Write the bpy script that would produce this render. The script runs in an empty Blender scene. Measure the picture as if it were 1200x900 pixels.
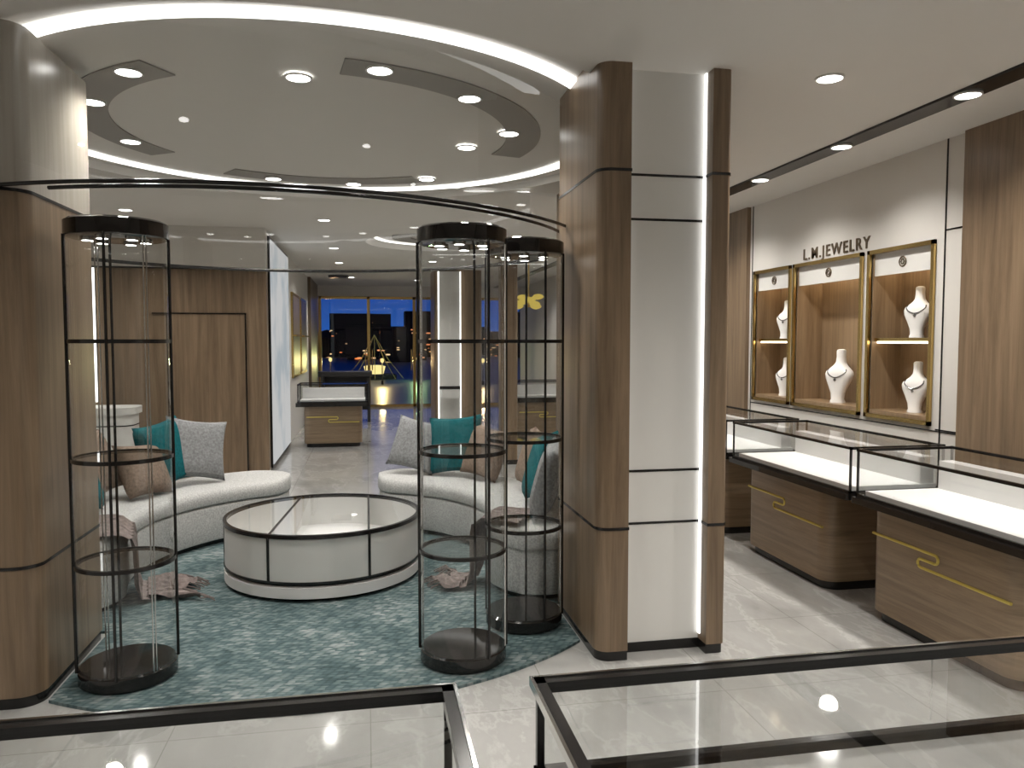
import bpy, bmesh, math, random
from mathutils import Vector, Matrix
random.seed(4)
sc = bpy.context.scene
try:
    sc.view_settings.view_transform = 'Standard'
    sc.view_settings.look = 'None'
    sc.cycles.transparent_max_bounces = 32
    sc.cycles.caustics_reflective = False
    sc.cycles.caustics_refractive = False
except Exception as e:
    print(e)
PI = math.pi

# ------------------------------------------------------------------ materials
def newmat(name):
    m = bpy.data.materials.new(name); m.use_nodes = True
    nt = m.node_tree; nt.nodes.clear()
    out = nt.nodes.new('ShaderNodeOutputMaterial')
    return m, nt, out
def bsdf(nt, out, col=(.8,.8,.8), rough=.5, metal=0, spec=.5):
    b = nt.nodes.new('ShaderNodeBsdfPrincipled')
    b.inputs['Base Color'].default_value = (*col,1)
    b.inputs['Roughness'].default_value = rough
    b.inputs['Metallic'].default_value = metal
    b.inputs['Specular IOR Level'].default_value = spec
    nt.links.new(b.outputs[0], out.inputs[0]); return b
def plain(name, col, rough=.5, metal=0, spec=.5, var=0.04, scale=6):
    m, nt, out = newmat(name); b = bsdf(nt,out,col,rough,metal,spec)
    tc = nt.nodes.new('ShaderNodeTexCoord'); n = nt.nodes.new('ShaderNodeTexNoise')
    n.inputs['Scale'].default_value = scale
    nt.links.new(tc.outputs['Object'], n.inputs['Vector'])
    r = nt.nodes.new('ShaderNodeValToRGB')
    r.color_ramp.elements[0].color = (*[c*(1-var) for c in col],1)
    r.color_ramp.elements[1].color = (*[min(1,c*(1+var)) for c in col],1)
    nt.links.new(n.outputs['Fac'], r.inputs[0]); nt.links.new(r.outputs[0], b.inputs['Base Color'])
    return m
def emis(name, col, s):
    m, nt, out = newmat(name); e = nt.nodes.new('ShaderNodeEmission')
    e.inputs[0].default_value = (*col,1); e.inputs[1].default_value = s
    nt.links.new(e.outputs[0], out.inputs[0]); return m
def screenmat():
    m, nt, out = newmat('light_box_print'); e = nt.nodes.new('ShaderNodeEmission'); L=nt.links.new
    tc=nt.nodes.new('ShaderNodeTexCoord'); n=nt.nodes.new('ShaderNodeTexNoise'); n.inputs['Scale'].default_value=1.1; n.inputs['Detail'].default_value=3
    L(tc.outputs['Object'],n.inputs['Vector'])
    r=nt.nodes.new('ShaderNodeValToRGB'); q=r.color_ramp.elements
    q[0].position=.36; q[0].color=(.60,.66,.70,1); q[1].position=.5; q[1].color=(.85,.85,.84,1)
    L(n.outputs['Fac'],r.inputs[0]); L(r.outputs[0],e.inputs[0]); e.inputs[1].default_value=.6
    L(e.outputs[0],out.inputs[0]); return m
def wood(name, scale, c0=(.130,.088,.054), c1=(.29,.208,.135), rough=.32):
    m, nt, out = newmat(name); b = bsdf(nt,out,rough=rough)
    tc = nt.nodes.new('ShaderNodeTexCoord'); mp = nt.nodes.new('ShaderNodeMapping')
    mp.inputs['Scale'].default_value = scale
    nt.links.new(tc.outputs['Object'], mp.inputs[0])
    n = nt.nodes.new('ShaderNodeTexNoise'); n.inputs['Scale'].default_value = 1.0
    n.inputs['Detail'].default_value = 6; n.inputs['Roughness'].default_value = .7; n.inputs['Distortion'].default_value=.5
    nt.links.new(mp.outputs[0], n.inputs['Vector'])
    r = nt.nodes.new('ShaderNodeValToRGB')
    r.color_ramp.elements[0].position=.3; r.color_ramp.elements[0].color=(*c0,1)
    r.color_ramp.elements[1].position=.72; r.color_ramp.elements[1].color=(*c1,1)
    nt.links.new(n.outputs['Fac'], r.inputs[0]); nt.links.new(r.outputs[0], b.inputs['Base Color'])
    return m
def glassmat(name, base=.05, k=.75, tint=(.94,.95,.95)):
    m, nt, out = newmat(name)
    t = nt.nodes.new('ShaderNodeBsdfTransparent'); t.inputs[0].default_value=(*tint,1)
    g = nt.nodes.new('ShaderNodeBsdfGlossy'); g.inputs['Roughness'].default_value=.02
    lw = nt.nodes.new('ShaderNodeLayerWeight'); lw.inputs['Blend'].default_value=.5
    p = nt.nodes.new('ShaderNodeMath'); p.operation='POWER'; p.inputs[1].default_value=4
    q = nt.nodes.new('ShaderNodeMath'); q.operation='MULTIPLY_ADD'; q.inputs[1].default_value=k; q.inputs[2].default_value=base
    mx = nt.nodes.new('ShaderNodeMixShader')
    L=nt.links.new
    L(lw.outputs['Facing'],p.inputs[0]); L(p.outputs[0],q.inputs[0]); L(q.outputs[0],mx.inputs[0])
    L(t.outputs[0],mx.inputs[1]); L(g.outputs[0],mx.inputs[2]); L(mx.outputs[0],out.inputs[0])
    return m
def marble(name='marble_tile',tiles=True):
    m, nt, out = newmat(name); b=bsdf(nt,out,rough=.08,spec=.6); L=nt.links.new
    tc=nt.nodes.new('ShaderNodeTexCoord')
    n=nt.nodes.new('ShaderNodeTexNoise'); n.inputs['Scale'].default_value=2.2; n.inputs['Detail'].default_value=9
    n.inputs['Distortion'].default_value=.35; n.inputs['Roughness'].default_value=.62
    mp=nt.nodes.new('ShaderNodeMapping'); mp.inputs['Rotation'].default_value=(0,0,.7); mp.inputs['Scale'].default_value=(1,.45,1)
    L(tc.outputs['Object'],mp.inputs[0]); L(mp.outputs[0],n.inputs['Vector'])
    r=nt.nodes.new('ShaderNodeValToRGB'); e=r.color_ramp.elements
    e[0].position=.33; e[0].color=(.32,.315,.305,1); e[1].position=.68; e[1].color=(.47,.465,.45,1)
    x=e.new(.485); x.color=(.41,.405,.39,1); x=e.new(.505); x.color=(.49,.485,.47,1); x=e.new(.53); x.color=(.415,.41,.395,1)
    L(n.outputs['Fac'],r.inputs[0])
    br=nt.nodes.new('ShaderNodeTexBrick'); br.offset=0; br.inputs['Scale'].default_value=1
    br.inputs['Brick Width'].default_value=.8; br.inputs['Row Height'].default_value=.8
    br.inputs['Mortar Size'].default_value=.0025
    br.inputs['Color1'].default_value=(1,1,1,1); br.inputs['Color2'].default_value=(.94,.94,.94,1); br.inputs['Mortar'].default_value=(.65,.65,.63,1)
    L(tc.outputs['Object'],br.inputs['Vector'])
    mx=nt.nodes.new('ShaderNodeMixRGB'); mx.blend_type='MULTIPLY'; mx.inputs[0].default_value=1 if tiles else 0
    L(r.outputs[0],mx.inputs[1]); L(br.outputs['Color'],mx.inputs[2]); L(mx.outputs[0],b.inputs['Base Color'])
    return m
def rugmat():
    m, nt, out = newmat('rug_weave'); b=bsdf(nt,out,rough=.95,spec=.1); L=nt.links.new
    tc=nt.nodes.new('ShaderNodeTexCoord')
    mp=nt.nodes.new('ShaderNodeMapping'); mp.inputs['Scale'].default_value=(26,52,1); mp.inputs['Rotation'].default_value=(0,0,.3)
    L(tc.outputs['Object'],mp.inputs[0])
    v=nt.nodes.new('ShaderNodeTexVoronoi'); v.inputs['Scale'].default_value=1; v.inputs['Randomness'].default_value=.4
    L(mp.outputs[0],v.inputs['Vector'])
    n=nt.nodes.new('ShaderNodeTexNoise'); n.inputs['Scale'].default_value=3.0; n.inputs['Detail'].default_value=5
    L(tc.outputs['Object'],n.inputs['Vector'])
    sp=nt.nodes.new('ShaderNodeSeparateColor'); L(v.outputs['Color'],sp.inputs[0])
    ad=nt.nodes.new('ShaderNodeMath'); ad.operation='MULTIPLY_ADD'; ad.inputs[1].default_value=.30
    L(sp.outputs[0],ad.inputs[0]); 
    ms=nt.nodes.new('ShaderNodeMath'); ms.operation='MULTIPLY'; ms.inputs[1].default_value=.70; L(n.outputs['Fac'],ms.inputs[0]); L(ms.outputs[0],ad.inputs[2])
    r=nt.nodes.new('ShaderNodeValToRGB'); e=r.color_ramp.elements
    e[0].position=.28; e[0].color=(.058,.088,.092,1); e[1].position=.74; e[1].color=(.29,.315,.31,1)
    x=e.new(.47); x.color=(.098,.142,.147,1); x=e.new(.6); x.color=(.165,.205,.206,1)
    L(ad.outputs[0],r.inputs[0])
    rr=nt.nodes.new('ShaderNodeValToRGB'); rr.color_ramp.elements[0].position=.25; rr.color_ramp.elements[0].color=(1,1,1,1); rr.color_ramp.elements[1].position=.7; rr.color_ramp.elements[1].color=(.6,.64,.65,1)
    L(v.outputs['Distance'],rr.inputs[0])
    mx=nt.nodes.new('ShaderNodeMixRGB'); mx.blend_type='MULTIPLY'; mx.inputs[0].default_value=1
    L(r.outputs[0],mx.inputs[1]); L(rr.outputs[0],mx.inputs[2]); L(mx.outputs[0],b.inputs['Base Color'])
    bp=nt.nodes.new('ShaderNodeBump'); bp.invert=True; bp.inputs['Strength'].default_value=.5; bp.inputs['Distance'].default_value=.01
    L(v.outputs['Distance'],bp.inputs['Height']); L(bp.outputs[0],b.inputs['Normal'])
    return m
def fabric(name,col,sc_=120):
    m, nt, out = newmat(name); b=bsdf(nt,out,col,rough=.9,spec=.15); L=nt.links.new
    tc=nt.nodes.new('ShaderNodeTexCoord'); n=nt.nodes.new('ShaderNodeTexNoise'); n.inputs['Scale'].default_value=sc_; n.inputs['Detail'].default_value=3
    L(tc.outputs['Object'],n.inputs['Vector'])
    r=nt.nodes.new('ShaderNodeValToRGB'); r.color_ramp.elements[0].position=.3; r.color_ramp.elements[1].position=.7
    r.color_ramp.elements[0].color=(*[c*.72 for c in col],1); r.color_ramp.elements[1].color=(*[min(1,c*1.2) for c in col],1)
    L(n.outputs['Fac'],r.inputs[0]); L(r.outputs[0],b.inputs['Base Color'])
    bp=nt.nodes.new('ShaderNodeBump'); bp.inputs['Strength'].default_value=.3; bp.inputs['Distance'].default_value=.004
    L(n.outputs['Fac'],bp.inputs['Height']); L(bp.outputs[0],b.inputs['Normal'])
    return m
def citymat():
    m, nt, out = newmat('city_lights'); b=bsdf(nt,out,(.006,.006,.008),.9,spec=.05); L=nt.links.new
    tc=nt.nodes.new('ShaderNodeTexCoord'); mp=nt.nodes.new('ShaderNodeMapping'); mp.inputs['Scale'].default_value=(.5,.35,1.7)
    L(tc.outputs['Object'],mp.inputs[0])
    v=nt.nodes.new('ShaderNodeTexVoronoi'); v.inputs['Scale'].default_value=2.2; L(mp.outputs[0],v.inputs['Vector'])
    lt=nt.nodes.new('ShaderNodeMath'); lt.operation='LESS_THAN'; lt.inputs[1].default_value=.3; L(v.outputs['Distance'],lt.inputs[0])
    sp=nt.nodes.new('ShaderNodeSeparateColor'); L(v.outputs['Color'],sp.inputs[0])
    sz=nt.nodes.new('ShaderNodeSeparateXYZ'); L(tc.outputs['Object'],sz.inputs[0])
    th=nt.nodes.new('ShaderNodeMath'); th.operation='MULTIPLY_ADD'; th.inputs[1].default_value=.17; th.inputs[2].default_value=.25; L(sz.outputs[2],th.inputs[0])
    gt=nt.nodes.new('ShaderNodeMath'); gt.operation='GREATER_THAN'; L(sp.outputs[1],gt.inputs[0]); L(th.outputs[0],gt.inputs[1])
    mu=nt.nodes.new('ShaderNodeMath'); mu.operation='MULTIPLY'; L(lt.outputs[0],mu.inputs[0]); L(gt.outputs[0],mu.inputs[1])
    m2=nt.nodes.new('ShaderNodeMath'); m2.operation='MULTIPLY'; m2.inputs[1].default_value=1.2; L(mu.outputs[0],m2.inputs[0])
    r=nt.nodes.new('ShaderNodeValToRGB'); r.color_ramp.elements[0].color=(1,.22,.05,1); r.color_ramp.elements[1].color=(1,.75,.4,1)
    L(sp.outputs[0],r.inputs[0]); L(r.outputs[0],b.inputs['Emission Color']); L(m2.outputs[0],b.inputs['Emission Strength'])
    return m

M_WV = wood('wood_vertical',(16,16,.8))
M_WD = wood('wood_vertical_dark',(16,16,.8),(.11,.078,.05),(.225,.165,.11))
M_WN = wood('wood_niche',(16,16,.8),(.19,.125,.07),(.36,.25,.15))
M_WU = wood('wood_upper_pale',(16,16,.8),(.33,.30,.26),(.43,.40,.355),.25)
M_WH = wood('wood_horizontal',(1.2,1.2,20),(.17,.118,.072),(.36,.262,.168),.3)
M_CEIL = plain('ceiling_paint',(.69,.67,.635),.7,var=.01)
M_TAUPE = plain('taupe_paint',(.30,.285,.265),.6,var=.02)
M_WALL = plain('wall_paint',(.67,.65,.615),.5,var=.02)
M_WHITE = plain('white_panel',(.74,.735,.71),.35,var=.015)
M_TRAY = plain('white_velvet',(.80,.79,.78),.8,var=.02)
M_BUST = plain('bust_white',(.84,.83,.81),.45,var=.02)
M_BLACK = plain('black_metal',(.012,.011,.011),.18,0,.5,var=.2)
M_BLKG = plain('black_gloss',(.013,.011,.010),.06,0,.6,var=.3)
M_GOLD = plain('gold_brass',(.62,.44,.17),.25,1,var=.08)
M_GOLDM = plain('gold_inlay',(.72,.58,.14),.35,.3,var=.05)
M_BRONZE = plain('bronze_letters',(.16,.12,.08),.35,.6)
M_NECK = plain('necklace_silver',(.16,.16,.17),.25,.8)
M_CHROME = plain('chrome',(.65,.65,.64),.12,1)
M_GLASS = glassmat('clear_glass')
M_GLASS2 = glassmat('curved_glass',.08,.7,(.97,.97,.96))
M_GLASST = glassmat('top_glass',.10,.8,(.95,.96,.96))
M_LED = emis('led_strip',(1,.985,.95),2.4)
M_LEDC = emis('led_strip_column',(1,.985,.95),2.4)
M_LEDV = emis('led_strip_wall',(1,.98,.94),3.0)
M_LAMP = emis('lamp_disc',(1,.98,.94),12)
M_LEDW = emis('led_warm',(1,.80,.54),7.5)
M_KIOSK = emis('kiosk_glow',(1,.80,.32),1.2)
M_PETAL = emis('pendant_glow',(1,.74,.16),.55)
M_SCREEN = screenmat()
M_FLOOR = marble(); M_STONE=marble('marble_slab',False); M_RUG = rugmat()
M_SOFA = fabric('sofa_fabric',(.46,.46,.45),90)
M_TEAL = fabric('teal_fabric',(.006,.10,.115),60)
M_GREY = fabric('grey_fabric',(.24,.245,.25),60)
M_BROWN = fabric('brown_fabric',(.22,.165,.13),60)
M_THROW = fabric('throw_fabric',(.20,.165,.155),40)
M_DARK = plain('dark_surface',(.03,.03,.032),.4)
M_CITY = citymat(); M_GROUND = plain('dark_asphalt',(.012,.014,.016),.9,spec=.1)
M_WET = plain('wet_paving',(.05,.06,.055),.35,spec=.3)

# ------------------------------------------------------------------ mesh builder
class MB:
    def __init__(s,name): s.name=name; s.v=[]; s.f=[]; s.mi=[]; s.mats=[]
    def m(s,mat):
        if mat not in s.mats: s.mats.append(mat)
        return s.mats.index(mat)
    def add(s,vs,fs,mat):
        o=len(s.v); s.v+= [tuple(v) for v in vs]; i=s.m(mat)
        for f in fs: s.f.append(tuple(o+k for k in f)); s.mi.append(i)
    def box(s,x0,x1,y0,y1,z0,z1,mat,bev=0):
        if bev<=0:
            vs=[(x,y,z) for x in (x0,x1) for y in (y0,y1) for z in (z0,z1)]
            s.add(vs,[(0,1,3,2),(4,6,7,5),(0,4,5,1),(2,3,7,6),(0,2,6,4),(1,5,7,3)],mat)
        else:
            bm=bmesh.new(); bmesh.ops.create_cube(bm,size=1)
            for v in bm.verts:
                v.co=Vector(((x0+x1)/2+v.co.x*(x1-x0),(y0+y1)/2+v.co.y*(y1-y0),(z0+z1)/2+v.co.z*(z1-z0)))
            bmesh.ops.bevel(bm,geom=bm.edges[:],offset=bev,segments=3,profile=.5,affect='EDGES')
            bm.verts.ensure_lookup_table(); bm.verts.index_update()
            s.add([v.co[:] for v in bm.verts],[[v.index for v in f.verts] for f in bm.faces],mat); bm.free()
    def prism(s,poly,z0,z1,mat):
        n=len(poly); vs=[(x,y,z0) for x,y in poly]+[(x,y,z1) for x,y in poly]
        fs=[tuple(range(n))[::-1],tuple(range(n,2*n))]+[(i,(i+1)%n,n+(i+1)%n,n+i) for i in range(n)]
        s.add(vs,fs,mat)
    def rings(s,rs,mat,caps=True,closedloop=False):
        n=len(rs[0]); vs=[p for r in rs for p in r]; fs=[]
        m=len(rs)
        for j in range(m if closedloop else m-1):
            for i in range(n):
                a=j*n+i; b=j*n+(i+1)%n; c=((j+1)%m)*n+(i+1)%n; d=((j+1)%m)*n+i
                fs.append((a,b,c,d))
        if caps and not closedloop:
            fs.append(tuple(range(n))[::-1]); fs.append(tuple((m-1)*n+i for i in range(n)))
        s.add(vs,fs,mat)
    def lathe(s,cx,cy,prof,mat,seg=48,caps=True):
        s.rings([[(cx+r*math.cos(2*PI*i/seg),cy+r*math.sin(2*PI*i/seg),z) for i in range(seg)] for r,z in prof],mat,caps)
    def cyl(s,cx,cy,r,z0,z1,mat,seg=48,caps=True): s.lathe(cx,cy,[(r,z0),(r,z1)],mat,seg,caps)
    def tube(s,pts,r,mat,closed=False,seg=8):
        pts=[Vector(p) for p in pts]; n=len(pts); rs=[]
        for i in range(n):
            a=pts[(i-1)%n] if (closed or i>0) else pts[i]; b=pts[(i+1)%n] if (closed or i<n-1) else pts[i]
            t=(b-a).normalized(); up=Vector((0,0,1)) if abs(t.z)<.9 else Vector((1,0,0))
            u=t.cross(up).normalized(); w=u.cross(t).normalized()
            rs.append([tuple(pts[i]+r*(math.cos(2*PI*k/seg)*u+math.sin(2*PI*k/seg)*w)) for k in range(seg)])
        s.rings(rs,mat,True,closed)
    def arc(s,cx,cy,r0,r1,a0,a1,z0,z1,mat,seg=48):
        full=abs(a1-a0)>=359.9
        rs=[]
        for i in range(seg if full else seg+1):
            a=math.radians(a0+(a1-a0)*i/seg); c,q=math.cos(a),math.sin(a)
            rs.append([(cx+r0*c,cy+r0*q,z0),(cx+r1*c,cy+r1*q,z0),(cx+r1*c,cy+r1*q,z1),(cx+r0*c,cy+r0*q,z1)])
        s.rings(rs,mat,True,full)
    def wallarc(s,cx,cy,r,a0,a1,z0,z1,mat,seg=48):
        vs=[];fs=[]
        for i in range(seg+1):
            a=math.radians(a0+(a1-a0)*i/seg); x,y=cx+r*math.cos(a),cy+r*math.sin(a)
            vs+=[(x,y,z0),(x,y,z1)]
            if i<seg: fs.append((2*i,2*i+2,2*i+3,2*i+1))
        s.add(vs,fs,mat)
    def quad(s,a,b,c,d,mat): s.add([a,b,c,d],[(0,1,2,3)],mat)
    def disc(s,cx,cy,r,z,mat,seg=48): s.add([(cx+r*math.cos(2*PI*i/seg),cy+r*math.sin(2*PI*i/seg),z) for i in range(seg)],[tuple(range(seg))],mat)
    def done(s,smooth=True,recalc=True,origin=True,parent=None):
        me=bpy.data.meshes.new(s.name)
        o=Vector((0,0,0))
        if origin:
            xs=[v[0] for v in s.v]; ys=[v[1] for v in s.v]; zs=[v[2] for v in s.v]
            o=Vector(((min(xs)+max(xs))/2,(min(ys)+max(ys))/2,min(zs)))
        me.from_pydata([tuple(Vector(v)-o) for v in s.v],[],s.f)
        for m in s.mats: me.materials.append(m)
        for p,i in zip(me.polygons,s.mi): p.material_index=i; p.use_smooth=smooth
        if recalc:
            bm=bmesh.new(); bm.from_mesh(me); bmesh.ops.recalc_face_normals(bm,faces=bm.faces); bm.to_mesh(me); bm.free()
        if smooth:
            try: me.set_sharp_from_angle(angle=math.radians(38))
            except Exception as e: print(e)
        me.update()
        ob=bpy.data.objects.new(s.name,me); sc.collection.objects.link(ob); ob.location=o
        if parent: ob.parent=parent
        return ob
def rrect(x0,x1,y0,y1,rr,n=8):
    P=[]
    cs=[(x0,y0,1,1,180),(x1,y0,-1,1,270),(x1,y1,-1,-1,0),(x0,y1,1,-1,90)]
    for (x,y,sx,sy,a),r in zip(cs,rr):
        if r<=0: P.append((x,y)); continue
        for i in range(n+1):
            t=math.radians(a+90*i/n); P.append((x+sx*r+r*math.cos(t),y+sy*r+r*math.sin(t)))
    return P

CX,CY=-.30,5.37
H=2.94; HR=3.0
XL,XR,YB,YF=-4.2,3.8,-2.6,19.0

# ------------------------------------------------------------------ shell
b=MB('floor'); b.box(XL,4.3,YB,YF,-.1,0,M_FLOOR); b.done(origin=False)
b=MB('ceiling')
def holesq(cx,cy,r,h,z,n=96):
    vs=[];fs=[]
    for i in range(n):
        a=2*PI*i/n; c,s_=math.cos(a),math.sin(a); k=h/max(abs(c),abs(s_))
        vs+=[(cx+r*c,cy+r*s_,z),(cx+k*c,cy+k*s_,z)]
    for i in range(n):
        j=(i+1)%n; fs.append((2*i,2*i+1,2*j+1,2*j))
    b.add(vs,fs,M_CEIL)
def rect(x0,x1,y0,y1): b.quad((x0,y0,H),(x0,y1,H),(x1,y1,H),(x1,y0,H),M_CEIL)
XE=4.3
h1=2.3; holesq(CX,CY,2.12,h1,H)
x0,x1,y0,y1=CX-h1,CX+h1,CY-h1,CY+h1
rect(XL,XE,YB,y0); rect(XL,x0,y0,y1); rect(x1,XE,y0,y1)
C2=(.95,10.6); h2=1.1; holesq(C2[0],C2[1],.95,h2,H)
X0,X1,Y0,Y1=C2[0]-h2,C2[0]+h2,C2[1]-h2,C2[1]+h2
rect(XL,XE,y1,Y0); rect(XL,X0,Y0,Y1); rect(X1,XE,Y0,Y1); rect(XL,XE,Y1,YF)
b.wallarc(CX,CY,2.12,0,360,H,HR,M_CEIL,96); b.disc(CX,CY,2.12,HR,M_CEIL,96)
b.wallarc(C2[0],C2[1],.95,0,360,H,HR+.03,M_CEIL,96); b.disc(C2[0],C2[1],.95,HR+.03,M_CEIL,96)
b.box(XL,XE,YB,YF,3.12,3.2,M_CEIL)  # unseen slab over the recesses, added to shield against outside light
b.done(origin=False,recalc=False)
b=MB('cove_light'); b.arc(CX,CY,1.86,1.95,0,360,HR-.02,HR-.004,M_LED,128); b.done()
b=MB('cove_light'); b.arc(C2[0],C2[1],.80,.84,0,360,HR+.005,HR+.02,M_LED,96); b.arc(C2[0],C2[1],.35,.6,0,360,HR+.0,HR+.02,M_TAUPE,96); b.done()
b=MB('trim_1')
cy=5.45
for a0,a1,r0,r1,yy in ((-82,14,1.27,1.5,cy),(-212,-122,1.27,1.5,cy),(60,122,1.38,1.62,cy)):
    b.arc(CX,yy,r0,r1,a0,a1,HR-.008,HR-.001,M_TAUPE,48)
b.done()
b=MB('ceiling_vent'); b.box(-.75,-.35,16.0,16.4,2.90,2.935,M_BLACK,.005); b.done()
b=MB('wall_back'); b.box(XL,4.3,YB-.1,YB,0,3.1,M_WALL); b.done(origin=False)
b=MB('wall_left'); b.box(XL-.1,XL,YB,10,0,3.1,M_WALL); b.done(origin=False)
NZ0,NZ1=1.05,2.26
niches=[(4.65,5.30),(5.42,6.35),(6.45,7.07)]
b=MB('wall_right')
b.box(4.1,4.2,YB,YF,0,3.1,M_WALL)
b.box(XR,4.1,YB,YF,0,NZ0,M_WALL); b.box(XR,4.1,YB,YF,NZ1,3.1,M_WALL)
ys=[YB]+[q for n in niches for q in n]+[YF]
for i in range(0,len(ys),2): b.box(XR,4.1,ys[i],ys[i+1],NZ0,NZ1,M_WALL)
for yy in (4.54,7.15): b.box(XR-.004,XR,yy-.006,yy+.006,0,H,M_BLACK)
for z in (1.0,2.34):
    b.box(XR-.004,XR,4.35,4.58 if z<2 else 4.54,z-.005,z+.005,M_BLACK)
b.box(XR-.004,XR,4.35,7.15,.985,.993,M_BLACK)
b.done(origin=False)
b=MB('wall_panel'); b.box(3.76,XR,1.6,4.35,0,H,M_WV); b.box(3.76,XR,7.2,9.5,0,H,M_WV); b.done()
b=MB('trim_2'); b.box(3.12,3.27,YB,YF,2.925,H,M_BLACK); b.done()
b=MB('wall_rear_left'); b.box(XL,-1.17,9.6,9.75,0,2.45,M_WV); b.box(XL,-1.17,9.55,9.75,2.45,3.1,M_WALL)
b.box(-3.2,-3.06,9.57,9.6,.9,2.45,M_LEDV)
b.box(XL,-1.17,9.54,9.55,2.44,2.46,M_BLACK)
b.done(origin=False)
b=MB('door_1'); b.box(-2.28,-1.42,9.58,9.599,0.01,1.92,M_WV)
b.box(-2.295,-2.28,9.572,9.599,0,1.935,M_BLACK); b.box(-1.42,-1.405,9.572,9.599,0,1.935,M_BLACK); b.box(-2.45,-1.405,9.572,9.599,1.92,1.935,M_BLACK)
b.done()
b=MB('wall_corridor'); b.box(-1.4,-1.2,9.75,YF,0,3.1,M_WALL)
for y0_,y1_ in ((12.9,14.2),(14.5,15.8)):
    b.box(-1.2,-1.17,y0_,y1_,1.0,2.4,M_GOLD); b.box(-1.19,-1.165,y0_+.05,y1_-.05,1.05,2.35,M_WD)
    b.box(-1.17,-1.12,y0_+.05,y1_-.05,1.68,1.71,M_GOLD)
b.box(-1.2,-1.14,16.6,YF,0,H,M_WD); b.done(origin=False)
b=MB('light_box'); b.box(-1.199,-1.15,9.8,12.0,.04,2.88,M_BLACK); b.box(-1.155,-1.14,9.83,11.97,.08,2.84,M_SCREEN); b.done()
b=MB('wall_front'); b.box(-1.4,4.3,YF,YF+.15,2.68,3.2,M_WALL); b.done(origin=False)
b=MB('window_1')
for x in (-1.1,.05,1.15,2.3,3.45): b.box(x-.035,x+.035,YF-.02,YF+.05,0,2.68,M_GOLD)
b.box(-1.1,3.8,YF-.02,YF+.05,2.62,2.68,M_GOLD); b.box(-1.1,3.8,YF-.02,YF+.05,0,.06,M_GOLD)
b.quad((-1.1,YF,0),(3.8,YF,0),(3.8,YF,2.68),(-1.1,YF,2.68),M_GLASS)
for x in (-.03,.13,1.07,1.23): b.tube([(x,YF-.05,.9),(x,YF-.05,1.4)],.014,M_GOLD)
b.done()
# exterior
b=MB('street_ground'); b.box(-60,80,YF+.15,140,-.3,-.12,M_WET); b.done(origin=False)
b=MB('distant_buildings')
for i in range(80):
    x=-40+i*1.4+random.uniform(-1,1); y=random.uniform(62,95); w=random.uniform(2,5)
    h=random.choice((1.6,2.1,2.5,3.0,3.9))*(y/70)+random.uniform(-.2,.3)
    b.box(x-w/2,x+w/2,y,y+3,-.12,h,M_CITY)
    if random.random()<.35: b.lathe(x,y+1.5,[(w*.3,h),(w*.25,h+.4),(w*.12,h+.75),(.02,h+.9)],M_GROUND,16)
b.done(origin=False)
b=MB('fountain'); b.lathe(.35,36,[(1.0,-.12),(1.0,.05),(.9,.1)],M_GROUND,40); b.lathe(.35,36,[(.40,.1),(.5,.45),(.3,.5)],M_KIOSK,32)
for k in range(8):
    a=2*PI*k/8; b.tube([(.35+1.3*math.cos(a),36+1.3*math.sin(a),-.1),(.35+.6*math.cos(a),36+.6*math.sin(a),.8),(.35,36,1.9)],.010,M_GOLDM,seg=5)
b.done()
for i,(x,y,c,e) in enumerate(((.6,31,(1,.75,.3),120),(2.2,34,(.6,1,.4),90),(-1.5,33,(1,.6,.3),60),(4.5,30,(1,.7,.35),80))):  # added lamps with point lights, put in to brighten the paving outside
    s=MB('paving_fill_lamp'); s.cyl(x,y,.05,-.12,.03,M_GROUND,12); s.cyl(x,y,.02,.03,.75,M_GROUND,10); s.lathe(x,y,[(.03,.75),(.07,.80),(.07,.88),(.02,.93)],M_KIOSK,14); so_=s.done()
    l=bpy.data.lights.new('paving_fill_light','POINT'); l.energy=e; l.color=c; l.shadow_soft_size=.1
    lo=bpy.data.objects.new('paving_fill_light',l); sc.collection.objects.link(lo); lo.parent=so_; lo.location=(0,-.15,.95)

# ------------------------------------------------------------------ piers / column
b=MB('pier')
xa,xb,cr=-3.4,-1.415,(0,.10,.06,0)
b.prism(rrect(xa,xb,3.6,4.45,cr),.05,2.24,M_WV); b.prism(rrect(xa,xb,3.6,4.45,cr),2.24,H-.002,M_WU)
b.prism(rrect(xa+.006,xb-.006,3.606,4.444,cr),0,.05,M_BLACK)
for z in (.62,2.24): b.prism(rrect(xa-.003,xb+.003,3.597,4.453,cr),z-.007,z+.007,M_BLACK)
b.done()
b=MB('column')
T=HR-.004
b.prism(rrect(1.11,1.27,3.6,4.45,(.07,.0,0,.07)),.05,T,M_WV)
b.prism(rrect(1.69,1.79,3.6,4.45,(0,.02,.02,0)),.05,T,M_WV)
b.box(1.27,1.69,3.70,4.45,.05,T,M_WHITE)
b.box(1.27,1.69,3.695,4.44,0,.05,M_BLACK)
b.prism(rrect(1.115,1.27,3.606,4.44,(.07,0,0,.07)),0,.05,M_BLACK); b.prism(rrect(1.69,1.785,3.606,4.44,(0,.02,.02,0)),0,.05,M_BLACK)
for z in (.67,2.43):
    b.prism(rrect(1.107,1.273,3.597,4.453,(.07,.0,0,.07)),z-.007,z+.007,M_BLACK)
    b.prism(rrect(1.687,1.793,3.597,4.453,(0,.02,.02,0)),z-.007,z+.007,M_BLACK)
    b.box(1.27,1.69,3.697,3.70,z-.006,z+.006,M_BLACK)
for z in (.94,2.21): b.box(1.27,1.69,3.697,3.70,z-.006,z+.006,M_BLACK)
b.box(1.685,1.69,3.672,3.697,.08,H,M_LEDC); b.box(1.27,1.274,3.685,3.697,.08,H,M_LED)
b.done()
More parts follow.
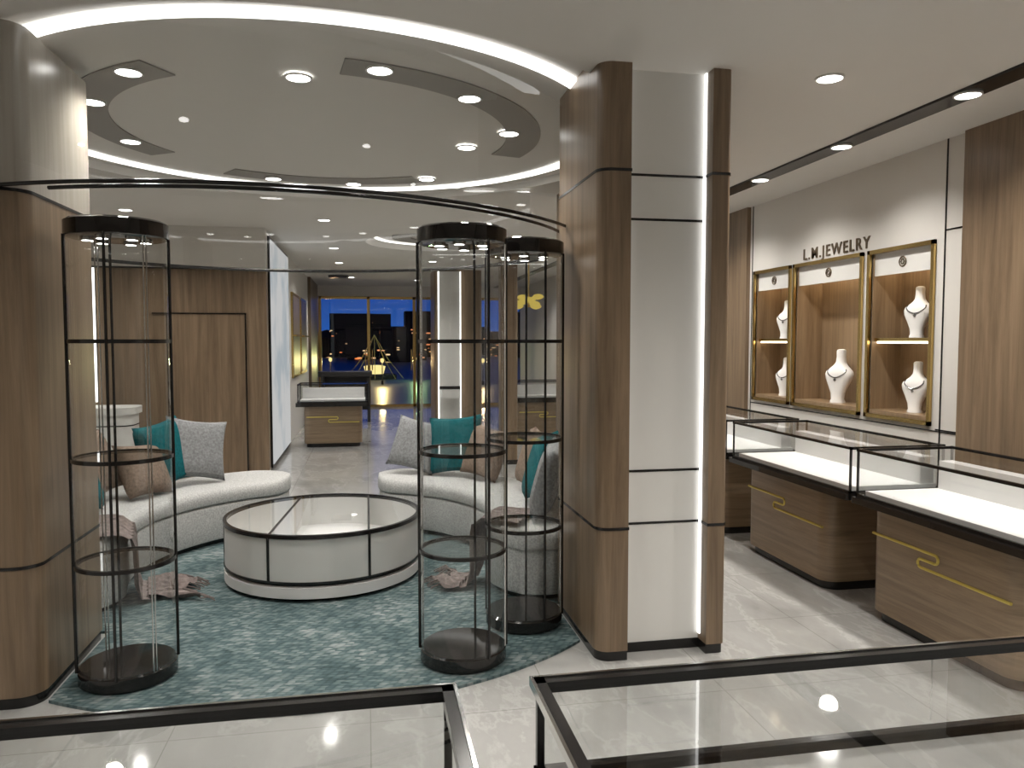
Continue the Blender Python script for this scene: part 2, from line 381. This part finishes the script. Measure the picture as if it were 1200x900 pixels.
b=MB('wall_partition'); b.box(1.72,1.84,4.45,6.9,0,2.935,M_WV); b.done(origin=False)
b=MB('pillar'); b.prism(rrect(1.7,1.92,9.75,9.97,(.03,.03,.03,.03)),0,2.935,M_WV); b.prism(rrect(1.695,1.925,9.745,9.975,(.03,.03,.03,.03)),0,.06,M_BLACK); b.done()
b=MB('pillar'); b.prism(rrect(1.25,2.15,14.4,15.4,(.1,.1,.1,.1)),0,2.935,M_WV)
b.box(1.33,1.72,14.36,14.4,.05,2.9,M_WHITE); b.box(1.31,1.33,14.35,14.4,.05,2.9,M_LED); b.box(1.72,1.74,14.35,14.4,.05,2.9,M_LED)
b.box(1.33,1.72,14.34,14.36,.7,.76,M_BLACK); b.box(1.36,1.69,14.1,14.36,.55,.7,M_WHITE); b.done()

# ------------------------------------------------------------------ circular canopy rail + glass
RX,RY=-.58,5.40
b=MB('glass_canopy_ring')
for r in (1.945,2.045):
    s0=math.atan2(3.6-RY,-math.sqrt(r*r-(3.6-RY)**2)); s1=2*PI+math.atan2(4.453-RY,-math.sqrt(r*r-(4.453-RY)**2))
    b.tube([(RX+r*math.cos(s0+(s1-s0)*i/140),RY+r*math.sin(s0+(s1-s0)*i/140),2.25) for i in range(141)],.009,M_BLACK)
b.wallarc(RX,RY,1.995,-115.6,-31,2.252,H-.002,M_GLASS2,96)
b.wallarc(RX,RY,1.995,20,185,2.252,H-.002,M_GLASS2,96)
b.done(recalc=False)

def rugpoly(r):
    P=[]; n=200
    lx,rx,yc=-1.40,1.10,4.47
    for i in range(n):
        a=2*PI*i/n; P.append((CX+r*math.cos(a),CY+r*math.sin(a)))
    out=[]; prev=None
    def where(p):
        if p[1]<yc and p[0]<lx: return 'L'
        if p[1]<yc and p[0]>rx: return 'R'
        return None
    for p in P+[P[0]]:
        w_=where(p)
        if w_ is None:
            if prev=='L': out+= [(lx,yc),(lx,CY-math.sqrt(r*r-(lx-CX)**2))]
            if prev=='R': out+= [(rx,CY-math.sqrt(r*r-(rx-CX)**2)),(rx,yc)]
            out.append(p)
        prev=w_
    return out[:-1]
b=MB('round_rug'); b.prism(rugpoly(2.05),0.0,.014,M_RUG); b.done()

# ------------------------------------------------------------------ cylinder display cases
def cylcase(x,y,rods):
    b=MB('cylinder_display_case'); R=.215; zt=2.15; z0=.014
    b.lathe(x,y,[(R-.012,z0),(R,z0+.01),(R,z0+.065),(R-.012,z0+.075)],M_BLKG,64)
    b.lathe(x,y,[(R-.01,zt-.08),(R+.004,zt-.075),(R+.004,zt-.01),(R-.01,zt)],M_BLKG,64)
    for k in range(6):
        a=.3+k*PI/3; b.cyl(x+.12*math.cos(a),y+.12*math.sin(a),.024,zt-.092,zt-.084,M_LAMP,16)
        b.arc(x+.12*math.cos(a),y+.12*math.sin(a),.024,.031,0,360,zt-.094,zt-.079,M_CHROME,16)
    for z in (.57,1.06,1.60):
        b.arc(x,y,R-.012,R+.002,0,360,z-.009,z+.009,M_BLACK,64)
        b.disc(x,y,R-.012,z+.006,M_GLASS,64); 
    b.wallarc(x,y,R-.004,0,360,z0+.07,zt-.075,M_GLASS,64)
    for a in rods:
        a=math.radians(a); px,py=x+(R+.002)*math.cos(a),y+(R+.002)*math.sin(a); b.cyl(px,py,.0065,z0+.06,zt-.07,M_BLACK,12)
    for a0 in (rods[0]+45,rods[0]-140):
        for d in (-2,2):
            a=math.radians(a0+d); px,py=x+(R-.004)*math.cos(a),y+(R-.004)*math.sin(a); b.cyl(px,py,.0035,z0+.07,zt-.08,M_CHROME,8)
    ob=b.done(recalc=False)
    l=bpy.data.lights.new('case_lamp','SPOT'); l.energy=6; l.spot_size=math.radians(70); l.spot_blend=.8; l.shadow_soft_size=.08; l.color=(1,.95,.88)
    lo=bpy.data.objects.new('case_lamp',l); sc.collection.objects.link(lo); lo.parent=ob; lo.location=(0,0,zt-.15-z0)
cylcase(-1.125,3.845,(-88,115,18,-160)); cylcase(.4615,3.76,(-62,66,175,-5)); cylcase(.86,4.19,(-70,75,160,-20))

# ------------------------------------------------------------------ round low showcase
b=MB('round_display_table'); R=.65; z0=.014
b.lathe(CX,CY,[(R-.05,z0),(R-.05,.035)],M_BLACK,96)
b.lathe(CX,CY,[(R-.01,.035),(R,.04),(R,.105),(R-.01,.11)],M_TRAY,96)
b.lathe(CX,CY,[(R-.03,.11),(R-.03,.135)],M_BLACK,96)
b.arc(CX,CY,R-.02,R-.005,0,360,.135,.405,M_WHITE,96)
b.disc(CX,CY,R-.02,.20,M_TRAY,96)
b.arc(CX,CY,R-.02,R+.003,0,360,.405,.43,M_BLACK,96); b.arc(CX,CY,R-.012,R+.002,0,360,.130,.142,M_BLACK,96)
b.disc(CX,CY,R-.02,.426,M_GLASS,96)
for a in (-118,-62,-178,-8,60,128):
    t=math.radians(a); px,py=CX+(R-.003)*math.cos(t),CY+(R-.003)*math.sin(t); b.cyl(px,py,.009,.135,.41,M_BLACK,12)
def chord(a0,a1):
    p=[(CX+(R-.01)*math.cos(math.radians(a)),CY+(R-.01)*math.sin(math.radians(a)),.422) for a in (a0,a1)]
    b.tube(p,.008,M_BLACK)
    b.quad((p[0][0],p[0][1],.2),(p[1][0],p[1][1],.2),p[1],p[0],M_TRAY)
chord(-118,108); chord(62,-62)
b.done(recalc=False)

# ------------------------------------------------------------------ sofas
def sofa(a0,a1,ri=1.22,ro=1.92,name='curved_sofa'):
    b=MB(name); rm=(ri+ro)/2; hw=(ro-ri)/2; N=64
    def section(a,w,zlo,zhi,bv,rm_):
        P=[]; bv=min(bv,w*.9)
        for (sx,zz,st) in ((1,zhi,0),(-1,zhi,90),(-1,zlo,180),(1,zlo,270)):
            for i in range(5):
                t=math.radians(st+90*i/4)
                cxr=sx*(w-bv); cz=zhi-bv if zz==zhi else zlo+bv*.4
                bz=bv if zz==zhi else bv*.4
                P.append((cxr+bv*math.cos(t),cz+bz*math.sin(t)))
        return [(CX+(rm_+u)*math.cos(a),CY+(rm_+u)*math.sin(a),z) for u,z in P]
    def body(w0,zlo,zhi,bv,A0,A1,rm_,L,mat):
        rs=[]
        ang=[A0+(A1-A0)*(.5-.5*math.cos(PI*i/N)) for i in range(N+1)]
        for a in ang:
            d=min(abs(a-A0),abs(A1-a))*rm_*PI/180
            k=1 if d>=L else math.sqrt(max(0,1-((L-d)/L)**2))
            rs.append(section(math.radians(a),max(.02,w0*k),zlo,zhi,bv,rm_))
        b.rings(rs,mat)
    body(hw-.04,.014,.06,.01,a0+1.5,a1-1.5,rm,.28,M_BLACK)
    body(hw,.05,.33,.03,a0,a1,rm,.3,M_SOFA)
    body(hw+.01,.325,.45,.055,a0-.4,a1+.4,rm,.3,M_SOFA)
    return b
sofa(104,209).done()
sofa(-34,74,1.16,1.80).done()
def cushion(ang,r,size,mat,roll=0,tilt=18,twist=0,zb=.45):
    b=MB('throw_pillow'); n=14; s=size/2; T=.085; vs=[];fs=[]
    for sd in (1,-1):
        for j in range(n+1):
            for i in range(n+1):
                u=-1+2*i/n; v=-1+2*j/n
                x=u*s*(1-.10*(1-v*v)*abs(u)**3); z=v*s*(1-.10*(1-u*u)*abs(v)**3)
                th=T*(max(0,(1-u**4))*max(0,(1-v**4)))**.5
                vs.append(Vector((x,sd*th,z)))
    m=(n+1)**2
    for j in range(n):
        for i in range(n):
            a=j*(n+1)+i; fs.append((a,a+1,a+n+2,a+n+1)); fs.append((m+a,m+a+n+1,m+a+n+2,m+a+1))
    A=math.radians(ang)
    R=Matrix.Rotation(A-PI/2+math.radians(twist),4,'Z')@Matrix.Rotation(-math.radians(tilt),4,'X')@Matrix.Rotation(math.radians(roll),4,'Y')
    vs=[R@v for v in vs]; mz=min(v.z for v in vs)
    c=Vector((CX+r*math.cos(A),CY+r*math.sin(A),zb-mz+.001))
    b.add([v+c for v in vs],fs,mat); ob=b.done(recalc=True)
    bm=bmesh.new(); bm.from_mesh(ob.data); bmesh.ops.remove_doubles(bm,verts=bm.verts,dist=.0008); bmesh.ops.recalc_face_normals(bm,faces=bm.faces); bm.to_mesh(ob.data); bm.free()
cushion(132,1.60,.50,M_GREY,10,16,-8); cushion(142,1.60,.52,M_TEAL,-6,14,14); cushion(153,1.50,.42,M_BROWN,4,26)
cushion(162,1.72,.46,M_BROWN,-10,18); cushion(177,1.58,.42,M_TEAL,6,22)
cushion(-20,1.56,.50,M_GREY,10,16); cushion(-6,1.50,.50,M_TEAL,-10,18); cushion(9,1.56,.46,M_BROWN,8,16)
cushion(48,1.55,.50,M_TEAL,-6,14,10); cushion(62,1.52,.46,M_GREY,10,20); cushion(36,1.56,.44,M_BROWN,6,20)
def throw(name,ang,w,rfloor,rin=1.185):
    b=MB(name); o=rin-1.185
    path=[(1.50,.462),(1.4,.463),(1.27,.462),(1.20,.44),(1.185,.36),(1.18,.15),(1.16,.05),(1.08,.032)]+[(1.08-(1.08-rfloor)*k/6,.026) for k in range(1,7)]
    path=[(r+o,z) for r,z in path]
    nu=26; vs=[];fs=[]; A=math.radians(ang)
    P=[]
    for i in range(len(path)-1):
        for k in range(4):
            t=k/4; P.append((path[i][0]*(1-t)+path[i+1][0]*t,path[i][1]*(1-t)+path[i+1][1]*t))
    P.append(path[-1])
    for j,(r,z) in enumerate(P):
        f=j/len(P)
        for i in range(nu+1):
            u=-1+2*i/nu
            wr=abs(math.sin(u*9+f*5))*.022+abs(math.sin(u*17+f*11))*.01
            lat=u*w*(1-.25*math.sin(f*PI))+.05*math.sin(f*7)
            onfloor=z<.04
            rr=r-(0 if onfloor or r>1.22+o else wr) + (.05*math.sin(u*5) if j>len(P)-8 else 0)
            zz=z+(wr*1.3 if (onfloor or r>1.22+o) else 0)
            vs.append((CX+rr*math.cos(A)-lat*math.sin(A),CY+rr*math.sin(A)+lat*math.cos(A),zz))
    for j in range(len(P)-1):
        for i in range(nu):
            a=j*(nu+1)+i; fs.append((a,a+1,a+nu+2,a+nu+1))
    b.add(vs,fs,M_THROW)
    for i in range(0,nu+1,1):
        p=Vector(vs[(len(P)-1)*(nu+1)+i]); q=p+Vector((-math.cos(A)*.07,-math.sin(A)*.07,0))+Vector((random.uniform(-.015,.015),random.uniform(-.015,.015),0)); q.z=.02
        b.tube([p,(p+q)/2+Vector((0,0,.004)),q],.004,M_THROW,seg=5)
    ob=b.done(recalc=False)
throw('throw_blanket',195,.28,.86); throw('throw_blanket',-26,.2,.92,1.12)
b=MB('white_display_stand'); b.prism(rrect(-2.95,-2.35,8.3,8.7,(.12,.12,.12,.12)),.0,.86,M_WHITE); b.prism(rrect(-2.98,-2.32,8.27,8.73,(.14,.14,.14,.14)),.86,.93,M_WHITE); b.prism(rrect(-2.955,-2.345,8.295,8.705,(.12,.12,.12,.12)),.74,.75,M_BLACK); b.done()

# ------------------------------------------------------------------ counters
def bar(b,p,q,w,mat):
    lo=[min(p[i],q[i])-w/2 for i in range(3)]; hi=[max(p[i],q[i])+w/2 for i in range(3)]
    b.box(lo[0],hi[0],lo[1],hi[1],lo[2],hi[2],mat)
def case(b,x0,x1,y0,y1,z0,z1,w=.016,gl=M_GLASS,gt=None):
    for z in (z1,z0+w/2):
        bar(b,(x0,y0,z),(x1,y0,z),w,M_BLACK); bar(b,(x0,y1,z),(x1,y1,z),w,M_BLACK)
        bar(b,(x0,y0,z),(x0,y1,z),w,M_BLACK); bar(b,(x1,y0,z),(x1,y1,z),w,M_BLACK)
    for x in (x0,x1):
        for y in (y0,y1): bar(b,(x,y,z0),(x,y,z1),w*.7,M_BLACK)
    b.quad((x0,y0,z1),(x1,y0,z1),(x1,y1,z1),(x0,y1,z1),gt or gl)
    b.quad((x0,y0,z0),(x1,y0,z0),(x1,y0,z1),(x0,y0,z1),gl); b.quad((x0,y1,z0),(x1,y1,z0),(x1,y1,z1),(x0,y1,z1),gl)
    b.quad((x0,y0,z0),(x0,y1,z0),(x0,y1,z1),(x0,y0,z1),gl); b.quad((x1,y0,z0),(x1,y1,z0),(x1,y1,z1),(x1,y0,z1),gl)
def squiggle(s0,s1,sm,zu,zl):
    P=[]; zm=(zu+zl)/2; r=(zu-zl)/4; d=.05
    P+=[(s0,zu),(sm+d,zu)]
    P+=[(sm+d+r*math.sin(t),zu-r+r*math.cos(t)) for t in [PI*k/8 for k in range(1,9)]]
    P+=[(sm-d-r*math.sin(t),zm-r+r*math.cos(t)) for t in [PI*k/8 for k in range(0,9)]]
    P+=[(s1,zl)]
    return P
def counterY(ya,yb,near,far):
    b=MB('jewelry_counter')
    b.prism(rrect(2.86,3.42,ya,yb,(.1,0,0,.1)),.06,.64,M_WH); b.prism(rrect(2.89,3.40,ya+.02,yb-.02,(.1,0,0,.1)),0,.06,M_BLACK)
    y0,y1=ya-near,yb+far
    b.prism(rrect(2.76,3.46,y0,y1,(.03,0,0,.03)),.665,.70,M_BLKG)
    b.prism(rrect(2.84,3.44,ya-.02,yb+.01,(.1,0,0,.1)),.64,.665,M_BLACK)
    S=[(2.858,yb-.04-s_,z) for s_,z in squiggle(0,yb-ya-.08,(yb-ya)*.42,.50,.41)]
    b.tube(S,.008,M_GOLDM,seg=6)
    case(b,2.80,3.42,y0+.02,y1-.02,.70,.97)
    b.box(2.83,3.40,y0+.05,y1-.05,.70,.735,M_TRAY); b.box(3.30,3.39,y0+.06,y1-.06,.735,.90,M_TRAY)
    b.done(recalc=True)
counterY(4.37,5.42,.34,.12); counterY(2.9,3.95,.18,.05); counterY(5.85,6.9,.22,.12)
def counterX(x0,x1,y0,y1):
    b=MB('jewelry_counter')
    b.prism(rrect(x0+.06,x1-.06,y0+.06,y1,(.1,.1,0,0)),.06,.62,M_WH); b.prism(rrect(x0+.09,x1-.09,y0+.09,y1,(.1,.1,0,0)),0,.06,M_BLACK)
    b.box(x0-.05,x1+.05,y0,y1,.62,.68,M_BLKG)
    b.tube([(x0+.1+s_,y0+.057,z) for s_,z in squiggle(0,x1-x0-.2,(x1-x0)*.4,.46,.38)],.009,M_GOLDM,seg=6)
    case(b,x0-.02,x1+.02,y0+.03,y1-.03,.68,.95)
    b.box(x0+.01,x1-.01,y0+.06,y1-.06,.68,.72,M_TRAY); b.box(x0+.02,x1-.02,y1-.16,y1-.07,.72,.88,M_TRAY); b.done()
counterX(-1.0,-.02,11.8,12.4); counterX(2.3,3.3,12.0,12.6)
b=MB('service_desk'); b.box(-.95,.1,15.5,16.1,.9,1.0,M_DARK,.01); b.box(-.9,-.84,15.55,16.05,0,.9,M_DARK); b.box(-.0,.06,15.55,16.05,0,.9,M_DARK); b.box(-.84,0,16.0,16.04,.2,.9,M_DARK); b.done()
b=MB('pendant_lamp')
for k in range(8):
    a=2*PI*k/8; rr=.12+.06*(k%3); px,py,pz=2.6+rr*math.cos(a),12.3+rr*math.sin(a),2.17+.05*(k%4)
    b.lathe(px,py,[(.01,pz-.05),(.07,pz-.03),(.10,pz),(.06,pz+.035),(.01,pz+.045)],M_PETAL,14)
b.cyl(2.6,12.3,.012,2.15,2.93,M_GOLD,10); b.cyl(2.6,12.3,.1,2.91,2.935,M_GOLD,24); b.done()
# foreground showcases
def fore(x0,x1):
    b=MB('glass_showcase')
    b.box(x0+.05,x1-.05,.78,1.30,.06,.745,M_WH,.01); b.box(x0+.07,x1-.07,.80,1.28,0,.06,M_BLACK)
    b.box(x0,x1,.74,1.36,.745,.79,M_BLKG)
    case(b,x0+.013,x1-.013,.75,1.35,.79,.965,.020,M_GLASS,M_GLASST)
    for k in range(2):   # polished chrome-lit glass edge around the top pane
        pass
    e=.006
    b.box(x0-.004,x1+.004,1.361,1.361+e,.960,.978,M_CHROME)
    b.box(x0-.004,x0-.004+e,.74,1.361,.960,.978,M_CHROME); b.box(x1+.004-e,x1+.004,.74,1.361,.960,.978,M_CHROME)
    b.box(x0+.04,x1-.04,.78,1.32,.79,.80,M_STONE); b.done()
fore(-1.55,.15); fore(.295,1.95)

# ------------------------------------------------------------------ wall niches
for k,(a,c) in enumerate(niches):
    b=MB('display_niche'); w=.03
    b.box(XR-.02,XR+.01,a-w,a+.0,NZ0-w,NZ1+w,M_GOLD); b.box(XR-.02,XR+.01,c,c+w,NZ0-w,NZ1+w,M_GOLD)
    b.box(XR-.02,XR+.01,a-w,c+w,NZ0-w,NZ0,M_GOLD); b.box(XR-.02,XR+.01,a-w,c+w,NZ1,NZ1+w,M_GOLD)
    b.box(4.06,4.095,a+.002,c-.002,NZ0+.002,NZ1-.002,M_WN)
    b.box(XR+.01,4.06,a+.001,a+.012,NZ0,NZ1,M_WN); b.box(XR+.01,4.06,c-.012,c-.001,NZ0,NZ1,M_WN)
    b.box(XR+.0,4.06,a+.012,c-.012,NZ0+.001,NZ0+.03,M_WN)
    b.box(XR+.02,XR+.035,a+.012,c-.012,NZ1-.165,NZ1-.001,M_WHITE)
    yc=(a+c)/2; zc=NZ1-.082
    b.tube([(XR+.016,yc+.035*math.cos(2*PI*i/24),zc+.035*math.sin(2*PI*i/24)) for i in range(24)],.005,M_BRONZE,True,6)
    b.tube([(XR+.016,yc+.018*math.cos(2*PI*i/6),zc+.018*math.sin(2*PI*i/6)) for i in range(6)],.005,M_BRONZE,True,6)
    b.box(4.03,4.055,a+.02,c-.02,NZ1-.03,NZ1-.01,M_LEDW)
    b.box(XR+.05,XR+.07,a+.02,c-.02,NZ1-.03,NZ1-.01,M_LEDW)
    if k!=1:
        b.box(XR+.03,4.06,a+.012,c-.012,1.60,1.625,M_GOLD); b.box(XR+.05,XR+.065,a+.02,c-.02,1.585,1.6,M_LEDW)
    b.done()
PROF=[(0,.060,.048,.020),(.012,.060,.048,.020),(.03,.052,.040,.020),(.08,.060,.040,.018),(.14,.088,.045,.014),(.20,.118,.052,.008),(.235,.126,.054,.004),(.26,.118,.052,0),(.285,.088,.048,-.006),(.31,.056,.043,-.012),(.335,.040,.037,-.016),(.38,.035,.034,-.018),(.425,.036,.035,-.018),(.438,.032,.031,-.018),(.444,.018,.018,-.018)]
def interp(z):
    for (a,b_) in zip(PROF[:-1],PROF[1:]):
        if a[0]<=z<=b_[0]:
            t=(z-a[0])/(b_[0]-a[0]); return [a[i]*(1-t)+b_[i]*t for i in range(1,4)]
    return PROF[-1][1:]
def bust(x,y,z,s=1.0,yaw=20):
    b=MB('necklace_bust'); ya=math.radians(yaw)
    def W(w,d,zz):
        X=-d; Y=w
        return (x+s*(X*math.cos(ya)-Y*math.sin(ya)),y+s*(X*math.sin(ya)+Y*math.cos(ya)),z+s*zz)
    N=40; R=[]
    for zz,w,d,off in PROF:
        ring=[]
        for i in range(N):
            t=2*PI*i/N; cs,sn=math.cos(t),math.sin(t); e=.8
            ring.append(W(w*math.copysign(abs(sn)**e,sn),off+d*math.copysign(abs(cs)**e,cs),zz))
        R.append(ring)
    b.rings(R,M_BUST)
    P=[];M=48
    for i in range(M):
        t=2*PI*i/M; f=(math.cos(t)+1)/2
        zz=.335-.125*f**1.3; w,d,off=interp(zz)
        nar=1-.35*f
        sn,cs=math.sin(t),math.cos(t)
        ww=w*sn*nar; k=max(0,1-(ww/w)**2)**.5
        P.append(W(ww*1.03,off+math.copysign(1,cs)*(d*k+.005) if abs(cs)>.05 else off,zz))
    b.tube(P,.0045,M_NECK,True,6)
    q=P[0]; b.lathe(q[0],q[1],[(.001,q[2]-.035*s),(.012*s,q[2]-.02*s),(.001,q[2]-.004)],M_NECK,10)
    b.done()
bust(3.94,5.88,NZ0+.031,1.02); bust(3.94,4.95,NZ0+.031,.84); bust(3.94,4.95,1.626,.84); bust(3.94,6.74,NZ0+.031,.82); bust(3.94,6.74,1.626,.82)
# sign
cu=bpy.data.curves.new('wall_sign','FONT'); cu.body='L.M.JEWELRY'; cu.size=.135; cu.extrude=.004; cu.align_x='CENTER'; cu.space_character=1.22; cu.offset=.001
to=bpy.data.objects.new('tmp_sign',cu); sc.collection.objects.link(to)
bpy.context.view_layer.update()
me=bpy.data.meshes.new_from_object(to.evaluated_get(bpy.context.evaluated_depsgraph_get()))
bpy.data.objects.remove(to)
me.materials.clear(); me.materials.append(M_BRONZE)
so=bpy.data.objects.new('wall_sign',me); sc.collection.objects.link(so)
so.matrix_world=Matrix(((0,0,-1,XR-.005),(-1,0,0,5.78),(0,1,0,2.315),(0,0,0,1)))

# ------------------------------------------------------------------ downlights
dl=MB('downlight'); dl.cyl(0,0,.062,-.006,0,M_LAMP,32); dl.arc(0,0,.062,.072,0,360,-.009,0,M_WHITE,32)
first=dl.done(origin=False); dme=first.data; bpy.data.objects.remove(first)
def downlight(x,y,z,e=60,size=140,blend=.9):
    o=bpy.data.objects.new('downlight',dme); sc.collection.objects.link(o); o.location=(x,y,z)
    l=bpy.data.lights.new('spot_lamp','SPOT'); l.energy=e*1.38; l.spot_size=math.radians(size); l.spot_blend=blend; l.shadow_soft_size=.06; l.color=(1,.955,.89)
    lo=bpy.data.objects.new('spot_lamp',l); sc.collection.objects.link(lo); lo.parent=o; lo.location=(0,0,-.03)
for x,y in ((.08,4.08),(.593,4.45),(.95,5.14),(-1.196,4.35),(-1.55,4.92),(-1.6,5.83),(-.34,4.27),(.72,5.56),(-.77,6.92),(-.1,7.02),(.52,6.7)):
    downlight(x,y,HR-.008,42)
for x,y in ((2.33,3.62),(2.33,5.6),(2.33,7.6),(-2,0),(0,-.5),(2,0),(-1.3,1.9),(1.1,1.9),(-3,2),(2.6,1.6),(-.45,8.8),(-.45,11.4),(-.45,13.5),(-.3,16.5),(1.1,13),(1.1,17),(2.8,9.6),(2.8,12.2),(2.8,15),(-2.4,8.5),(-3.3,6.5)):  # entries near and behind the camera are unseen, added for general fill
    downlight(x,y,H,62)
for y in (1.4,2.55,3.68,4.8,5.9,7.0,8.1): downlight(3.19,y,2.925,50)

# world
w=bpy.data.worlds.new('night_sky'); sc.world=w; w.use_nodes=True; nt=w.node_tree; nt.nodes.clear()
o=nt.nodes.new('ShaderNodeOutputWorld'); bg=nt.nodes.new('ShaderNodeBackground'); tc=nt.nodes.new('ShaderNodeTexCoord'); sx=nt.nodes.new('ShaderNodeSeparateXYZ'); r=nt.nodes.new('ShaderNodeValToRGB')
nt.links.new(tc.outputs['Generated'],sx.inputs[0]); nt.links.new(sx.outputs[2],r.inputs[0]); nt.links.new(r.outputs[0],bg.inputs[0]); nt.links.new(bg.outputs[0],o.inputs[0])
e=r.color_ramp.elements; e[0].position=0; e[0].color=(.025,.11,.42,1); e[1].position=.1; e[1].color=(.005,.028,.20,1)
bg.inputs[1].default_value=1

# camera
cam=bpy.data.cameras.new('camera'); co=bpy.data.objects.new('camera',cam); sc.collection.objects.link(co)
cam.sensor_width=36; cam.lens=27; cam.clip_start=.02; cam.clip_end=400
a=math.radians(10.7); p=math.radians(3.18)
F=Vector((math.sin(a)*math.cos(p),math.cos(a)*math.cos(p),-math.sin(p)))
co.location=(0,0,1.6); co.rotation_euler=F.to_track_quat('-Z','Y').to_euler(); sc.camera=co
